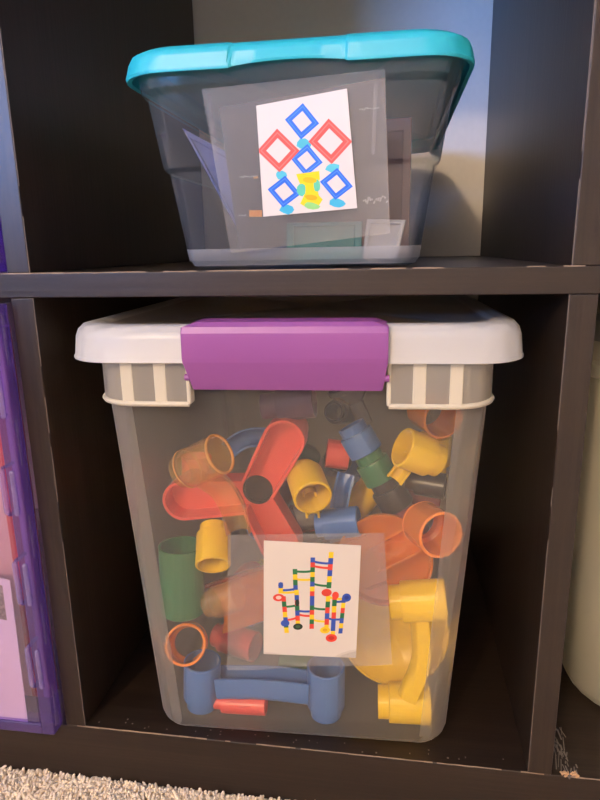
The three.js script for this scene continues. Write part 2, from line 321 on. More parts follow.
// ---------------------------------------------------------------- shoebox bin with the teal lid
const UBZ = -0.172;
const UB = thing('storage_bin', 'small clear plastic bin with turquoise lid in upper cell', 'bin', [0.0068, H2 + 0.001, UBZ]);
{
  const R = (y, k, r) => ({ y, hw: 0.0760 + k, hd: 0.154 + k, r });
  mesh('body', loft([R(0, -0.006, 0.012), R(0.001, -0.003, 0.014), R(0.0045, 0, 0.016), R(0.012, 0.001, 0.016), R(0.055, 0.0072, 0.018), R(0.0585, 0.0076, 0.018), R(0.061, 0.0106, 0.02), R(0.063, 0.0112, 0.02), R(0.101, 0.0168, 0.022), R(0.1045, 0.0205, 0.026), R(0.114, 0.0215, 0.026)], { capBottom: true, crease: 0.45 }), clearPlastic, UB);
  // thicker base band and the moulded vertical corner flutes
  mesh('base_band', loft([R(0.0015, -0.0025, 0.0145), R(0.005, 0.0002, 0.0162), R(0.012, 0.0012, 0.0162)], { crease: 0.8 }), phys({ color: C(0.86, 0.87, 0.88), transmission: 0.82, roughness: 0.35 }), UB);
  for (const x of [-0.047, 0.047]) mesh('flute', sweep([[-0.0012, -0.0003], [0.0012, -0.0003], [0.0008, 0.0006], [-0.0008, 0.0006]], [V(x, 0.064, 0.154 + 0.0115), V(x * 1.03, 0.1, 0.154 + 0.0169)], V(0, 0, 1)), clearPlastic, UB);
  const arch = (v, k) => {                       // the grip notch in the middle of the front and back edge
    const [x, y, z] = v; if (Math.abs(z) < 0.15 || Math.abs(x) > 0.0335) return v;
    const t = Math.min(1, (0.0335 - Math.abs(x)) / 0.0016), s = Math.sign(z), low = k < 2 ? 1 : k === 2 ? 0.9 : 0;
    return [x, y + t * low * (0.0010 + 0.0020 * (1 - (x / 0.0335) ** 2)), z - s * t * 0.0016];
  };
  const o = 0.0275, L = (y, k, r = 0.03) => ({ y, hw: 0.0760 + k, hd: 0.154 + k, r });
  mesh('lid', loft([L(0.1108, o - 0.0022), L(0.1100, o), L(0.1115, o + 0.0004), L(0.119, o - 0.0012), L(0.1225, o - 0.0026), L(0.1245, o - 0.0055), L(0.1248, o - 0.009), L(0.1225, o - 0.0125, 0.022)], { capTop: true, change: arch, crease: 0.6, ns: 120 }), tealPlastic, UB);
}

// ---------------------------------------------------------------- printed labels in clear film
function canvasTex(w, h, draw) {
  const c = document.createElement('canvas'); c.width = w; c.height = h; draw(c.getContext('2d'), w, h);
  const t = new THREE.CanvasTexture(c); t.colorSpace = THREE.SRGBColorSpace; return t;
}
// affine from sketch coordinates (three corners) to the canvas
const toCard = (tl, tr, bl, w, h) => {
  const ax = tr[0] - tl[0], ay = tr[1] - tl[1], bx = bl[0] - tl[0], by = bl[1] - tl[1], det = ax * by - bx * ay;
  return (x, y) => { const dx = x - tl[0], dy = y - tl[1]; return [w * (dx * by - bx * dy) / det, h * (ax * dy - dx * ay) / det]; };
};
const poly = (g, pts, fill) => { g.fillStyle = fill; g.beginPath(); pts.forEach(([x, y], i) => (i ? g.lineTo(x, y) : g.moveTo(x, y))); g.closePath(); g.fill(); };
const white = '#dad3ca';
const tilesPrint = canvasTex(480, 600, (g, w, h) => {
  g.fillStyle = white; g.fillRect(0, 0, w, h);
  const F = toCard([125, 122], [425, 65], [148, 488], w, h);
  const dia = (cx, cy, r, a, edge, light) => {
    const q = (k) => [0, 1, 2, 3].map((i) => F(cx + k * r * Math.cos(a + i * Math.PI / 2), cy + k * r * Math.sin(a + i * Math.PI / 2)));
    poly(g, q(1), edge); poly(g, q(0.86), light); poly(g, q(0.78), edge); poly(g, q(0.58), white);
  };
  const blob = (cx, cy, rx, ry, col) => poly(g, Array.from({ length: 9 }, (_, i) => { const a = i / 9 * Math.PI * 2, k = 0.8 + 0.3 * hash(i, cx | 0); return F(cx + rx * k * Math.cos(a), cy + ry * k * Math.sin(a)); }), col);
  blob(282, 238, 24, 18, '#4fb8c9'); blob(208, 342, 22, 16, '#56c0cf'); blob(374, 308, 24, 17, '#56c0cf'); blob(225, 455, 26, 18, '#3fb2d2'); blob(388, 420, 26, 18, '#3fb2d2');
  dia(277, 167, 56, -1.5, '#2f6fd8', '#4b8ae6'); dia(290, 288, 52, -1.5, '#2f6fd8', '#5590e8');
  dia(198, 262, 70, -1.62, '#ec5a50', '#f27a70'); dia(367, 225, 70, -1.62, '#ec5a50', '#f27a70');
  dia(216, 396, 54, -1.5, '#2568d8', '#4b8ae6'); dia(384, 358, 52, -1.5, '#2568d8', '#4b8ae6');
  poly(g, [[256, 335], [290, 328], [330, 320], [332, 345], [322, 372], [328, 400], [340, 412], [326, 436], [296, 448], [268, 432], [280, 405], [272, 375], [262, 352]].map(([x, y]) => F(x, y)), '#f3d21b');
  blob(272, 384, 16, 22, '#5cc3a8'); blob(322, 368, 13, 20, '#62c6a0'); blob(304, 436, 26, 12, '#8fd07a'); blob(300, 352, 24, 10, '#e8b913'); blob(302, 408, 20, 9, '#dfae10');
});
const runPrint = canvasTex(520, 640, (g, w, h) => {
  g.fillStyle = '#d6ccc0'; g.fillRect(0, 0, w, h);
  const F = toCard([68, 42], [517, 68], [62, 560], w, h), K = { B: '#2f4fa8', R: '#d9402f', Y: '#f2c41c', G: '#1f6a3c', K: '#23301f' };
  const bar = (x0, y0, x1, y1, c, t = 10, sag = 6) => { g.strokeStyle = K[c]; g.lineWidth = t * 1.2; g.beginPath(); const [a, b] = F(x0, y0), [m, n] = F((x0 + x1) / 2, (y0 + y1) / 2 + sag), [d, e] = F(x1, y1); g.moveTo(a, b); g.quadraticCurveTo(m, n, d, e); g.stroke(); };
  const cup = (x, y, rx, ry, c, hollow) => { const pts = (k) => Array.from({ length: 20 }, (_, i) => F(x + k * rx * Math.cos(i * 0.31416), y + k * ry * Math.sin(i * 0.31416))); poly(g, pts(1), K[c]); if (hollow) poly(g, pts(0.5), hollow); };
  for (const a of [[297, 135, 382, 145, 'B'], [297, 155, 382, 165, 'R'], [214, 178, 297, 178, 'G'], [214, 213, 297, 215, 'Y'], [300, 235, 370, 245, 'G'], [147, 262, 222, 256, 'B'], [147, 272, 222, 270, 'Y'], [165, 338, 230, 330, 'G'], [225, 357, 297, 360, 'B'], [230, 375, 297, 382, 'R'], [297, 345, 370, 352, 'G'], [297, 400, 370, 410, 'Y'], [370, 395, 440, 400, 'B'], [165, 400, 225, 390, 'R'], [405, 318, 455, 312, 'B'], [370, 296, 445, 306, 'Y']]) bar(...a);
  const pole = (x, y0, y1, s, x2 = x, t = 21) => { const n = s.length; for (let i = 0; i < n; i++) { const a = i / n, b = (i + 1) / n, xa = x + (x2 - x) * a, xb = x + (x2 - x) * b, ya = y0 + (y1 - y0) * a, yb = y0 + (y1 - y0) * b; poly(g, [F(xa - t / 2, ya), F(xa + t / 2, ya), F(xb + t / 2, yb + 1), F(xb - t / 2, yb + 1)], K[s[i]]); } };
  pole(382, 95, 255, 'YBRBYG', 374, 22); pole(297, 118, 442, 'BRGYGBYRBBGRYGR', 296); pole(214, 168, 265, 'GYGB', 218); pole(222, 262, 428, 'YBRGBRY', 230); pole(147, 228, 276, 'BY'); pole(160, 290, 460, 'RGRYBGY', 176); pole(372, 290, 452, 'YGRBRY', 366); pole(403, 280, 484, 'RGYRBBY', 397); pole(446, 300, 466, 'BYRGBYB', 433, 19);
  cup(137, 296, 27, 17, 'R', '#e9c9bd'); cup(168, 415, 21, 16, 'B'); cup(230, 432, 23, 15, 'K', '#3d5a3a'); cup(360, 450, 24, 16, 'Y', '#d9a510'); cup(391, 488, 27, 19, 'R', '#b5281c'); cup(364, 276, 24, 17, 'R'); cup(406, 289, 16, 17, 'R'); cup(458, 300, 21, 19, 'B', '#22388a'); cup(226, 321, 10, 16, 'K'); cup(147, 240, 12, 14, 'B');
});
const printed = (map) => new THREE.MeshStandardMaterial({ map, roughness: 0.7 });
function labelSheet(label, pos, rx, ry, card, film, map, bulge, cardBulge) {
  const g = thing('picture_label', label, 'label', pos); g.rotation.set(rx, ry, 0, 'YXZ');
  const f = mesh('film_sleeve', sheet(film, 0.0002, bulge, 24, 24), filmPlastic, g);
  f.userData.label = 'clear plastic film around the picture';
  const c = mesh('picture_card', sheet(card, 0.0003, cardBulge, 12, 12), printed(map), g); c.userData.label = 'white card with the printed picture';
  return g;
}
labelSheet('clear-filmed picture card of colourful marble run on the tall bin', [0.001, 0.12, -0.0008], 0.031, 0.035,
  [[-0.0183, 0.0509], [0.0476, 0.0498], [0.0445, -0.0391], [-0.022, -0.0402]], [[-0.0432, 0.0537], [0.0627, 0.0593], [0.0699, -0.0416], [-0.0495, -0.0553]], runPrint,
  (u, v) => 0.0008 + 0.0028 * Math.max(0, v - 0.82) / 0.18 * (0.6 + 0.4 * Math.sin(9 * u)), (u, v) => 0.0016);
labelSheet('clear-filmed picture card of red and blue diamond tiles on small bin', [0.009, 0.41, -0.0066], 0.13, 0,
  [[-0.0223, 0.0345], [0.0302, 0.0407], [0.0357, -0.0237], [-0.0218, -0.0272]], [[-0.0542, 0.0447], [0.0512, 0.0493], [0.0553, -0.0388], [-0.0443, -0.049]], tilesPrint,
  () => 0.0012, () => 0.002);

// ---------------------------------------------------------------- marble run pieces
const pipe = (len, r, wall = 0.0016, spigot = 0.008) => {
  const ri = r - wall, rs = r - wall * 1.5, p = spigot ? [[rs - wall, 0], [rs, 0], [rs, spigot], [r - 0.0003, spigot + 0.0002], [r, spigot + 0.0008], [r, len - 0.0006], [r - 0.0006, len], [ri, len], [ri, spigot + 0.002], [rs - wall, spigot], [rs - wall, 0]]
    : [[ri, 0], [r, 0], [r, len - 0.0006], [r - 0.0006, len], [ri, len], [ri, 0]];
  return toCreasedNormals(new THREE.LatheGeometry(p.map(([x, y]) => new THREE.Vector2(x, y)), 36), 0.5);
};
function along(geo, A, B) {                         // lay a y-axis shape from A towards B
  const q = new THREE.Quaternion().setFromUnitVectors(V(0, 1, 0), B.clone().sub(A).normalize());
  return geo.applyQuaternion(q).translate(A.x, A.y, A.z);
}
const solids = [];                                  // capsules that later pieces keep clear of
const keepOut = (A, B, r) => solids.push([A, B, r]);
const uTrough = (w, h, t = 0.0016) => {             // open channel, round underneath
  const out = [], inn = []; const r = w / 2;
  for (let i = 0; i <= 10; i++) { const a = Math.PI + i / 10 * Math.PI; out.push([r * Math.cos(a), -h + r + r * Math.sin(a)]); inn.push([(r - t) * Math.cos(a), -h + r + (r - t) * Math.sin(a)]); }
  return [[-r, 0], ...out, [r, 0], [r - t, 0], ...inn.reverse(), [-r + t, 0]];
};
const RUN = 'marble run pieces in the tall bin';
function tubePiece(name, label, A, B, r, mat, spigot = 0.007) {
  A = V(...A); B = V(...B); keepOut(A, B, r);
  const m = mesh(name, along(pipe(A.distanceTo(B), r, 0.0017, spigot), V(0, 0, 0), B.clone().sub(A)), mat, scene);
  m.position.copy(A); return tag(m, label, 'toy piece', RUN);
}
// connector cups (A -> B, radius) joined by a channel through points
function chutePiece(name, label, cups, path, up, prof, mat) {
  const base = V(...(cups[0] ? cups[0][0] : path[0])), g = thing(name, label, 'toy piece', base.toArray(), RUN), off = (p) => V(...p).sub(base);
  for (const [A, B, r, sp = 0.008] of cups) { const a = off(A), b = off(B); keepOut(V(...A), V(...B), r); const c = mesh('cup', along(pipe(a.distanceTo(b), r, 0.0017, sp), a, b), mat, g); const lip = mat === M.orange ? M.orangeLipGlow : mat === M.amber ? M.amberLipGlow : null; if (lip) { mesh('lip', along(new THREE.TorusGeometry(r - 0.0007, 0.0011, 8, 40).rotateX(Math.PI / 2), b, b.clone().multiplyScalar(2).sub(a)), lip, c); mesh('collar', along(new THREE.TorusGeometry(r - 0.0004, 0.0006, 6, 40).rotateX(Math.PI / 2), a.clone().lerp(b, sp / a.distanceTo(b)), b), lip, c); } }
  if (path) { mesh('channel', sweep(prof, path.map(off), up, 18), mat, g); for (let i = 0; i + 1 < path.length; i++) keepOut(V(...path[i]), V(...path[i + 1]), 0.009); }
  return g;
}
chutePiece('marble_chute', 'blue marble chute lying along the bottom of the tall bin', [[[-0.0812, 0.0045, -0.031], [-0.0785, 0.0455, -0.031], 0.0148], [[0.0200, 0.0045, -0.0345], [0.0205, 0.0485, -0.033], 0.0148]],
  [[-0.0670, 0.036, -0.0305], [-0.0278, 0.0385, -0.0315], [0.0080, 0.037, -0.0325]], V(0, 1, 0), uTrough(0.018, 0.0225), M.blue);
tubePiece('marble_tube', 'short red tube beneath the blue chute at the bin bottom', [-0.0690, 0.0105, -0.0275], [-0.0270, 0.0112, -0.0285], 0.0078, M.red, 0.006);
chutePiece('marble_chute', 'bright yellow marble chute standing upright at right of tall bin', [[[0.0690, 0.1095, -0.030], [0.1088, 0.1150, -0.030], 0.0148], [[0.0610, 0.0192, -0.0345], [0.1005, 0.0195, -0.0365], 0.0148]],
  [[0.0965, 0.1035, -0.033], [0.0985, 0.060, -0.032], [0.0890, 0.0285, -0.031]], V(1, 0, 0), uTrough(0.017, 0.0135), M.yellow);
{
  const g = thing('marble_funnel', 'round yellow marble funnel behind the upright yellow chute', 'toy piece', [0.0725, 0.0580, -0.082], RUN);
  const p = [[0.0003, 0], [0.012, 0.002], [0.03, 0.0075], [0.0415, 0.0165], [0.043, 0.022], [0.0415, 0.0224], [0.0398, 0.0182], [0.029, 0.0098], [0.0115, 0.0042], [0.0003, 0.002]];
  mesh('bowl', toCreasedNormals(new THREE.LatheGeometry(p.map(([x, y]) => new THREE.Vector2(x, y)), 48).rotateX(Math.PI / 2 - 0.22), 0.6), M.yellow, g);
  mesh('outlet', toCreasedNormals(new THREE.LatheGeometry([[0.0072, -0.02], [0.009, -0.02], [0.009, 0.001], [0.0072, 0.001], [0.0072, -0.02]].map(([x, y]) => new THREE.Vector2(x, y)), 28).rotateX(Math.PI / 2 - 0.22), 0.6), M.yellow, g);
  keepOut(V(0.05, 0.065, -0.07), V(0.095, 0.065, -0.07), 0.03); keepOut(V(0.0725, 0.045, -0.07), V(0.0725, 0.085, -0.07), 0.03);
}
{
  const g = chutePiece('marble_slide', 'long transparent orange marble slide crossing behind the picture card', [[[0.0890, 0.1655, -0.052], [0.1025, 0.1690, -0.0225], 0.0162, 0.006], [[-0.0960, 0.0470, -0.051], [-0.0890, 0.0640, -0.0240], 0.0157, 0.006]],
    [[-0.076, 0.0735, -0.062], [-0.035, 0.0905, -0.063], [0.02, 0.112, -0.063], [0.058, 0.1285, -0.062]], V(0, 0.1, 1), uTrough(0.043, 0.016, 0.0018), M.orange);
  const d = [[0.004, 0], [0.031, 0.001], [0.0355, 0.004], [0.0365, 0.011], [0.0348, 0.011], [0.034, 0.0055], [0.03, 0.003], [0.004, 0.002], [0.004, 0]];
  const bowl = mesh('dish', toCreasedNormals(new THREE.LatheGeometry(d.map(([x, y]) => new THREE.Vector2(x, y)), 48).rotateX(Math.PI / 2 - 0.1), 0.6), M.orange, g);
  bowl.position.set(0.064 - 0.089, 0.1300 - 0.1655, -0.062 + 0.052);
  mesh('arm', sweep(uTrough(0.021, 0.013), [V(0.054, 0.133, -0.046), V(0.07, 0.1445, -0.043), V(0.088, 0.158, -0.040)].map((p) => p.sub(V(0.089, 0.1655, -0.052))), V(-0.3, 0.2, 1), 12), M.orange, g);
}
chutePiece('marble_chute', 'clear amber marble chute with cup at upper left of bin', [[[-0.0875, 0.2035, -0.036], [-0.0540, 0.2215, -0.027], 0.0150, 0.007]],
  [[-0.0685, 0.2035, -0.0285], [-0.0560, 0.1955, -0.0275], [-0.0470, 0.1800, -0.0275], [-0.0435, 0.158, -0.0285]], V(0, 0.1, 1), uTrough(0.019, 0.011), M.amber);
{ // three-armed red channel
  const g = thing('marble_spinner', 'red three-armed marble channel with a hole at its middle', 'toy piece', [-0.0362, 0.1790, -0.068], RUN);
  const arms = [[62, 0.052], [186, 0.0575], [-64, 0.044]], outline = (w, grow) => {
    const s = [], n = arms.length, dirs = arms.map(([d, l]) => [d * Math.PI / 180, l]).sort((a, b) => a[0] - b[0]);
    for (let i = 0; i < n; i++) {
      const [a, l] = dirs[i], c = Math.cos(a), t = Math.sin(a), [b] = dirs[(i + 1) % n];
      for (let k = 0; k <= 14; k++) { const q = a - Math.PI / 2 + k / 14 * Math.PI; s.push([c * l + (w + grow) * Math.cos(q), t * l + (w + grow) * Math.sin(q)]); }
      let half = ((b - a + 4 * Math.PI) % (2 * Math.PI)) / 2, m = a + half, rI = w / Math.sin(half);
      s.push([rI * Math.cos(m), rI * Math.sin(m)]);
    }
    return s.map(([x, y]) => new THREE.Vector2(x, y));
  };
  const hole = new THREE.Path(); hole.absarc(0, 0, 0.0118, 0, Math.PI * 2, true);
  const floorS = new THREE.Shape(outline(0.0125, 0.0025)); floorS.holes.push(hole);
  const rim = new THREE.Shape(outline(0.0136, 0.0022)); rim.holes.push(new THREE.Path(outline(0.0118, 0.0022)));
  mesh('channel_floor', new THREE.ExtrudeGeometry(floorS, { depth: 0.002, bevelEnabled: false, curveSegments: 24 }), M.redClear, g);
  mesh('channel_wall', new THREE.ExtrudeGeometry(rim, { depth: 0.018, bevelEnabled: true, bevelSize: 0.0003, bevelThickness: 0.0003, bevelSegments: 1 }), M.redClear, g);
  mesh('hub_ring', toCreasedNormals(new THREE.LatheGeometry([[0.0105, -0.012], [0.012, -0.012], [0.012, 0.003], [0.0105, 0.003], [0.0105, -0.012]].map(([x, y]) => new THREE.Vector2(x, y)), 32).rotateX(Math.PI / 2), 0.5), M.black, g).userData.label = 'dark hub ring';
  mesh('hub_cap', new THREE.CylinderGeometry(0.0106, 0.0106, 0.002, 32).rotateX(Math.PI / 2).translate(0, 0, -0.001), M.black, g).userData.label = 'black hub cap';
  for (const [d, l] of arms) { const a = d * Math.PI / 180, x = l * Math.cos(a), y = l * Math.sin(a); mesh('socket', along(pipe(0.018, 0.0142, 0.0016, 0), V(x, y, -0.018), V(x, y, 0)), M.redClear, g); keepOut(V(-0.0362, 0.179, -0.06), V(-0.0362 + x, 0.179 + y, -0.06), 0.019); }
}
chutePiece('marble_elbow', 'yellow tube with open end facing out, right of red arms', [[[0.0005, 0.1955, -0.066], [0.0119, 0.1871, -0.035], 0.0143, 0.005]], [[0.0065, 0.184, -0.053], [0.0085, 0.1605, -0.058]], V(0, 0, 1), uTrough(0.011, 0.008), M.yellow);
tubePiece('marble_tube', 'yellow tube opening downward beside left edge of picture film', [-0.0715, 0.1495, -0.058], [-0.0652, 0.1300, -0.031], 0.0135, M.yellow);
tubePiece('marble_tube', 'wide dark green tube against the left wall of bin', [-0.0940, 0.1395, -0.043], [-0.0950, 0.0835, -0.040], 0.0175, M.green, 0);
tubePiece('marble_tube', 'clear amber tube below the left yellow tube', [-0.0745, 0.0905, -0.040], [-0.0480, 0.1020, -0.038], 0.0125, M.amber);
chutePiece('marble_arc', 'curved blue channel behind the red three-armed piece, top left', [], [[-0.070, 0.1985, -0.098], [-0.056, 0.209, -0.098], [-0.040, 0.2125, -0.098], [-0.022, 0.2085, -0.098]], V(0, 0.4, 1), uTrough(0.016, 0.010), M.blue);
chutePiece('marble_chute', 'pale blue marble chute above the picture film, half hidden', [[[0.0110, 0.1515, -0.064], [0.0440, 0.1580, -0.062], 0.0118, 0.006]], [[0.0275, 0.164, -0.068], [0.0300, 0.178, -0.073], [0.0330, 0.1905, -0.078]], V(0, 0, 1), uTrough(0.014, 0.010), M.blue);
tubePiece('marble_tube', 'clear grey tube lying between yellow elbow and blue chute', [-0.0175, 0.1470, -0.078], [0.0105, 0.1490, -0.092], 0.0120, M.grey);
{
  const A = V(0.0360, 0.2289, -0.083), B = V(0.0868, 0.1423, -0.074), L = (a) => A.clone().lerp(B, a).toArray();
  tubePiece('marble_tube', 'blue tube at the top of slanting tube stack', L(0.0), L(0.245), 0.0135, M.blue);
  tubePiece('marble_tube', 'green tube second in the slanting tube stack', L(0.25), L(0.495), 0.0135, M.green);
  tubePiece('marble_tube', 'black tube third in the slanting tube stack', L(0.5), L(0.745), 0.0135, M.black);
  tubePiece('marble_tube', 'dark red tube at the foot of slanting tube stack', L(0.75), L(1), 0.0135, M.maroon);
}
chutePiece('marble_elbow', 'yellow connector tube with stem below the right lid corner', [[[0.1010, 0.2115, -0.056], [0.0752, 0.2245, -0.046], 0.0146, 0.008]], [[0.083, 0.2135, -0.058], [0.0700, 0.1945, -0.0560]], V(0, 0, 1), uTrough(0.013, 0.008), M.yellow);
tubePiece('marble_tube', 'clear orange tube ring just under the right skirt', [0.0925, 0.2450, -0.078], [0.1035, 0.2445, -0.051], 0.0150, M.orange, 0);
tubePiece('marble_tube', 'yellow tube blurred against the right wall of bin', [0.1005, 0.187, -0.098], [0.1015, 0.218, -0.098], 0.0135, M.yellow);
tubePiece('marble_tube', 'dark plum tube just below the purple latch', [-0.0300, 0.2470, -0.066], [0.0100, 0.2520, -0.066], 0.0125, M.plum, 0.012);
{
  const m = mesh('marble_funnel', toCreasedNormals(new THREE.LatheGeometry([[0.005, -0.02], [0.0065, -0.02], [0.0065, 0], [0.018, 0.012], [0.0185, 0.016], [0.017, 0.016], [0.016, 0.0125], [0.005, 0.001], [0.005, -0.02]].map(([x, y]) => new THREE.Vector2(x, y)), 40).rotateZ(0.4), 0.5), M.grey, scene);
  m.position.set(0.038, 0.2400, -0.112); tag(m, 'clear grey funnel behind the blue end of tube stack', 'toy piece', RUN); keepOut(V(0.038, 0.23, -0.112), V(0.036, 0.25, -0.112), 0.018);
}
tubePiece('marble_tube', 'short red tube left of the green tube', [0.0150, 0.1995, -0.100], [0.0330, 0.1970, -0.102], 0.0120, M.red, 0);
tubePiece('marble_tube', 'black tube lying under the yellow connector', [0.0800, 0.1870, -0.078], [0.1090, 0.1850, -0.072], 0.0100, M.black);
tubePiece('marble_tube', 'maroon tube between black tube and orange cup', [0.0780, 0.1640, -0.104], [0.1080, 0.1620, -0.100], 0.0125, M.maroon);
tubePiece('marble_tube', 'dull yellow tube behind the blue chute stem', [0.0330, 0.1400, -0.112], [0.0560, 0.1700, -0.116], 0.0125, M.yellow);
tubePiece('marble_tube', 'red tube pressed to left wall beside the red arm', [-0.1010, 0.155, -0.108], [-0.1000, 0.190, -0.110], 0.0130, M.red);
tubePiece('marble_tube', 'green tube lying behind the right cup of blue chute', [-0.022, 0.0205, -0.070], [0.012, 0.0205, -0.066], 0.0125, M.green);
// the rest of the pile, deeper in the bin, kept clear of what is already there
{
  const segDist = (a, b, c, d) => { let m = 1; for (let i = 0; i <= 8; i++) { const p = a.clone().lerp(b, i / 8), cd = d.clone().sub(c), t = Math.min(1, Math.max(0, p.clone().sub(c).dot(cd) / Math.max(1e-9, cd.lengthSq()))); m = Math.min(m, p.distanceTo(c.clone().addScaledVector(cd, t))); } return m; };
  const kinds = [['red', M.red], ['blue', M.blue], ['yellow', M.yellow], ['green', M.green], ['black', M.black], ['dark red', M.maroon]];
  let made = 0;
  for (let tries = 0; tries < 6000 && made < 30; tries++) {
    const r = 0.0128, len = rr(0.03, 0.045), low = tries < 3000, y = low ? rr(0.02, 0.06) : rr(0.05, 0.2), c = V(rr(-0.08, 0.08), y, rr(-0.27, -0.085)), a = rr(0, 6.28), e = low ? 0 : rr(-0.7, 0.7);
    const d = V(Math.cos(a) * Math.cos(e), Math.sin(e), Math.sin(a) * Math.cos(e)).multiplyScalar(len / 2), A = c.clone().sub(d), B = c.clone().add(d);
    if ([A, B].some((p) => Math.abs(p.x) > 0.088 || p.y < 0.0185 || p.z < -0.3 || p.z > -0.075)) continue;
    if (solids.some(([s, t, q]) => segDist(A, B, s, t) < r + q + 0.0012)) continue;
    const [n, m] = kinds[made % 6]; tubePiece('marble_tube', `${n} tube buried deep in the marble run pile`, A.toArray(), B.toArray(), r, m); made++;
  }
}

// ---------------------------------------------------------------- magnetic tiles and insert card in the small bin
const tileMat = (r, g, b, t = 0.6) => phys({ color: C(r, g, b), transmission: t, roughness: 0.15 });
function magneticTile(label, pts, mat, pos, rot, brace) {
  const g = thing('magnetic_tile', label, 'tile', pos, 'magnetic tiles in the small bin'); g.rotation.set(...rot);
  const c = pts.reduce((s, p) => [s[0] + p[0] / pts.length, s[1] + p[1] / pts.length], [0, 0]), inset = (k) => pts.map(([x, y]) => new THREE.Vector2(c[0] + (x - c[0]) * k, c[1] + (y - c[1]) * k));
  const s = new THREE.Shape(inset(1)); s.holes.push(new THREE.Path(inset(0.84)));
  mesh('frame', new THREE.ExtrudeGeometry(s, { depth: 0.0055, bevelEnabled: true, bevelSize: 0.0005, bevelThickness: 0.0005, bevelSegments: 1 }), mat, g);
  mesh('pane', new THREE.ExtrudeGeometry(new THREE.Shape(inset(0.85)), { depth: 0.0018, bevelEnabled: false }).translate(0, 0, 0.0018), mat, g);
  if (brace) for (const [i, j] of brace) { const a = inset(0.9)[i], b = inset(0.9)[j]; mesh('brace', sweep([[-0.0012, -0.001], [0.0012, -0.001], [0.0012, 0.001], [-0.0012, 0.001]], [V(a.x, a.y, 0.003), V(b.x, b.y, 0.003)], V(0, 0, 1)), mat, g); }
  return g;
}
const sq = (w, h = w) => [[0, 0], [w, 0], [w, h], [0, h]];
magneticTile('dark blue triangular tile leaning at the left of small bin', [[-0.002, 0.088], [0.045, 0.0], [0.045, 0.062]], tileMat(0.03, 0.08, 0.32, 0.25), [-0.0760, H2 + 0.0055, -0.060], [-0.05, 0.05, 0]);
magneticTile('brownish pink square tile with cross braces at back right', sq(0.060, 0.091), tileMat(0.36, 0.19, 0.16, 0.35), [0.0175, H2 + 0.006, -0.090], [-0.03, -0.1, 0], [[0, 2], [1, 3]]);
magneticTile('dark teal tile standing behind the pink one', sq(0.072, 0.078), tileMat(0.03, 0.14, 0.16, 0.25), [0.0080, H2 + 0.006, -0.215], [-0.04, 0, 0]);
magneticTile('green tile tilted at the front bottom of small bin', sq(0.047, 0.023), tileMat(0.03, 0.2, 0.17, 0.2), [-0.0010, H2 + 0.0045, -0.029], [-0.12, 0.02, 0]);
magneticTile('clear white tile at the right front of small bin', [[0, 0], [0.021, 0], [0.026, 0.023], [0.003, 0.024]], tileMat(0.8, 0.78, 0.76, 0.7), [0.0475, H2 + 0.0045, -0.029], [-0.12, -0.05, 0], [[0, 2]]);
magneticTile('navy square tile standing at the back left of small bin', sq(0.07, 0.075), tileMat(0.06, 0.09, 0.17, 0.3), [-0.0620, H2 + 0.006, -0.170], [-0.06, 0.1, 0]);
{
  const map = canvasTex(640, 560, (g, w, h) => {
    const im = g.createImageData(w, h); for (let i = 0; i < w * h; i++) { const k = 62 + 14 * hash(i % w, (i / w) | 0) + 12 * noise((i % w) / 14, ((i / w) | 0) / 60, 999, 999); im.data.set([k * 1.0, k * 0.93, k * 0.9, 255], i * 4); } g.putImageData(im, 0, 0);
    const F = toCard([-0.0482, 0.0398], [0.0509, 0.0506], [-0.045, -0.0479], w, h);
    poly(g, [[-0.0357, -0.021], [-0.0272, -0.0213], [-0.0275, -0.0255], [-0.036, -0.0253]].map(([x, y]) => F(x, y)), '#ff9a10');
    poly(g, [[-0.031, -0.0005], [-0.028, 0.0], [-0.0278, -0.0015], [-0.0308, -0.0018]].map(([x, y]) => F(x, y)), '#e39a2c');
    const marks = (x0, y0, x1, y1, n, s) => { g.strokeStyle = '#c9c3bd'; g.lineWidth = s; for (let i = 0; i < n; i++) { const a = F(x0 + (x1 - x0) * i / n, y0 + hash(i, 3) * (y1 - y0)), b = F(x0 + (x1 - x0) * (i + 0.7) / n, y0 + hash(i, 9) * (y1 - y0)); g.beginPath(); g.moveTo(...a); g.lineTo(...b); g.stroke(); } };
    marks(-0.040, 0.0005, -0.0285, -0.0012, 9, 4); marks(0.0377, -0.0145, 0.0535, -0.0195, 12, 7); marks(-0.043, -0.0235, -0.0375, -0.025, 3, 4); marks(0.036, 0.036, 0.048, 0.034, 8, 3);
  });
  const m = mesh('insert_card', sheet([[-0.0482, 0.0398], [0.0509, 0.0506], [0.0546, -0.0373], [-0.045, -0.0479]], 0.0006, () => 0, 4, 4), new THREE.MeshStandardMaterial({ map, roughness: 0.8 }), scene);
  m.position.set(0.009, 0.4085, -0.0245); m.rotation.x = 0.27;
  tag(m, 'dark grey printed insert card with orange mark inside small bin', 'card');
}

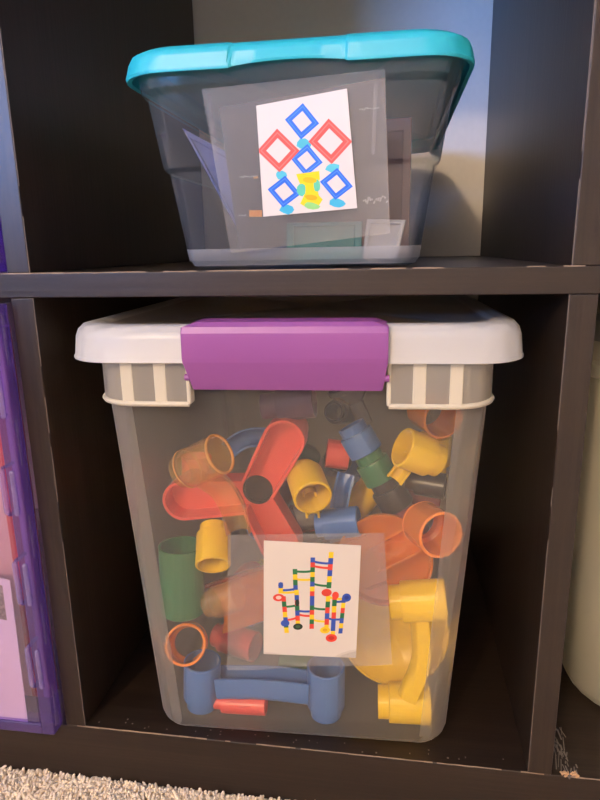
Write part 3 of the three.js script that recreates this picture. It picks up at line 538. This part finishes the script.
// ---------------------------------------------------------------- purple carrying cases in the left cells
const caseBar = phys({ color: C(0.74, 0.62, 0.93), transmission: 0.8, roughness: 0.12 });
const caseEdge = phys({ color: C(0.45, 0.3, 0.78), transmission: 0.85, roughness: 0.2 });
const caseClear = phys({ color: C(0.91, 0.84, 0.93), transmission: 0.95, roughness: 0.12 });
function carryCase(label, pos, w, h, d) {
  const g = thing('carrying_case', label, 'case', pos);           // origin: bottom right front corner, body towards -x and -z
  mesh('back_shell', merge([span(-w, 0, 0, 0.002, -d, -0.012), span(-w, 0, h - 0.002, h, -d, -0.012), span(-w, -w + 0.002, 0.002, h - 0.002, -d, -0.012), span(-0.0016, 0, 0.002, h - 0.002, -d, -0.012), span(-w, 0, 0, h, -d - 0.002, -d)]), caseClear, g);
  mesh('front_pane', span(-w + 0.012, -0.012, 0.010, h - 0.010, -0.0035, -0.0015), caseClear, g);
  const bar = (name, x0, x1, y0, y1, z0, z1, r = 0.0014) => mesh(name, rbox(x1 - x0, y1 - y0, z1 - z0, r, (x0 + x1) / 2, (y0 + y1) / 2, (z0 + z1) / 2), caseEdge, g);
  bar('frame_bar', -0.010, 0, 0, h, -0.013, 0); bar('frame_bar', -w, -w + 0.010, 0, h, -0.013, 0); bar('frame_bar', -w + 0.010, -0.010, 0, 0.009, -0.013, 0); bar('frame_bar', -w + 0.010, -0.010, h - 0.009, h, -0.013, 0);
  const n = 9;
  for (let i = 0; i < n; i++) {
    const y = 0.006 + i * (h - 0.012) / n, l = (h - 0.012) / n;
    if (i % 2) { mesh('hinge_bar', new THREE.CapsuleGeometry(0.0021, l * 0.86, 4, 10).translate(-0.0135, y + l / 2, -0.0015), caseBar, g); mesh('hinge_bar', new THREE.CapsuleGeometry(0.0018, l * 0.86, 4, 10).translate(-0.0045, y + l / 2, 0.0004), caseBar, g); }
    else mesh('hinge_bar', new THREE.CapsuleGeometry(0.0014, l * 0.9, 4, 10).translate(-0.0006, y + l / 2, -0.0055), caseClear, g);
    mesh('snap_rib', rbox(0.003, 0.002, 0.012, 0.0006, -0.0125, y, -0.0075), caseEdge, g);
  }
  mesh('corner_latch', rbox(0.003, 0.012, 0.006, 0.001, -0.0008, 0.012, -0.006), caseClear, g);
  return g;
}
carryCase('translucent purple plastic case with paper label standing in lower left cell', [-0.1862, 0.0008, 0.0128], 0.29, 0.331, 0.16);
{
  const red = new THREE.MeshStandardMaterial({ map: tex(128, 8, (u) => { const k = u > 0.965 ? [200, 165, 140] : u > 0.93 ? [226, 196, 188] : u > 0.83 ? [200, 48, 46] : u > 0.7 ? [222, 180, 172] : u > 0.5 ? [205, 90, 80] : [214, 160, 140]; return k; }), roughness: 0.7 });
  const c = mesh('striped_booklet', rbox(0.10, 0.30, 0.012, 0.001), red, scene); c.position.set(-0.2500, 0.1645, -0.016); tag(c, 'red and cream striped booklet inside lower purple case', 'booklet');
  const map = canvasTex(256, 512, (g, w, h) => {
    g.fillStyle = '#ece2ea'; g.fillRect(0, 0, w, h);
    const im = g.createImageData(196, 120); for (let i = 0; i < 196 * 120; i++) { const k = 70 + 90 * noise((i % 196) / 5, ((i / 196) | 0) / 5, 999, 999) + 30 * hash(i, 5); im.data.set([k, k * 0.94, k * 0.8, 255], i * 4); } g.putImageData(im, 36, 24);
  });
  const s = mesh('paper_label', sheet([[-0.07, 0.072], [0, 0.062], [0.0, -0.062], [-0.07, -0.062]], 0.0003, () => 0, 4, 4), printed(map), scene);
  s.position.set(-0.2090, 0.0690, 0.0085); s.rotation.z = -0.02; tag(s, 'white paper label with small photo on lower purple case', 'label');
}
carryCase('translucent purple plastic case standing in upper left cell', [-0.1890, H2 + 0.0008, 0.0025], 0.29, 0.16, 0.16);

// ---------------------------------------------------------------- cream bin in the right cell
{
  const g = thing('storage_bin', 'cream translucent bin with rounded corners in right-hand cell', 'bin', [0.349, 0.0015, -0.205]);
  const R = (y, k, r) => ({ y, hw: 0.131 + k, hd: 0.155 + k, r });
  mesh('body', loft([R(0, -0.008, 0.05), R(0.002, -0.003, 0.055), R(0.008, 0, 0.058), R(0.1, 0.004, 0.058), R(0.2, 0.008, 0.058), R(0.268, 0.0105, 0.058)], { capBottom: true, crease: 0.9 }), creamPlastic, g);
  mesh('rim', loft([R(0.268, 0.0105, 0.058), R(0.270, 0.0145, 0.06), R(0.279, 0.0148, 0.06), R(0.281, 0.012, 0.058), R(0.296, 0.0125, 0.058)], { crease: 0.5 }), creamPlastic, g);
  mesh('lid', loft([R(0.296, 0.0165, 0.06), R(0.310, 0.0155, 0.06), R(0.314, 0.012, 0.056)], { capTop: true }), phys({ color: C(0.35, 0.36, 0.33), transmission: 0.5, roughness: 0.4 }), g);
}
renderer.render(scene, camera);
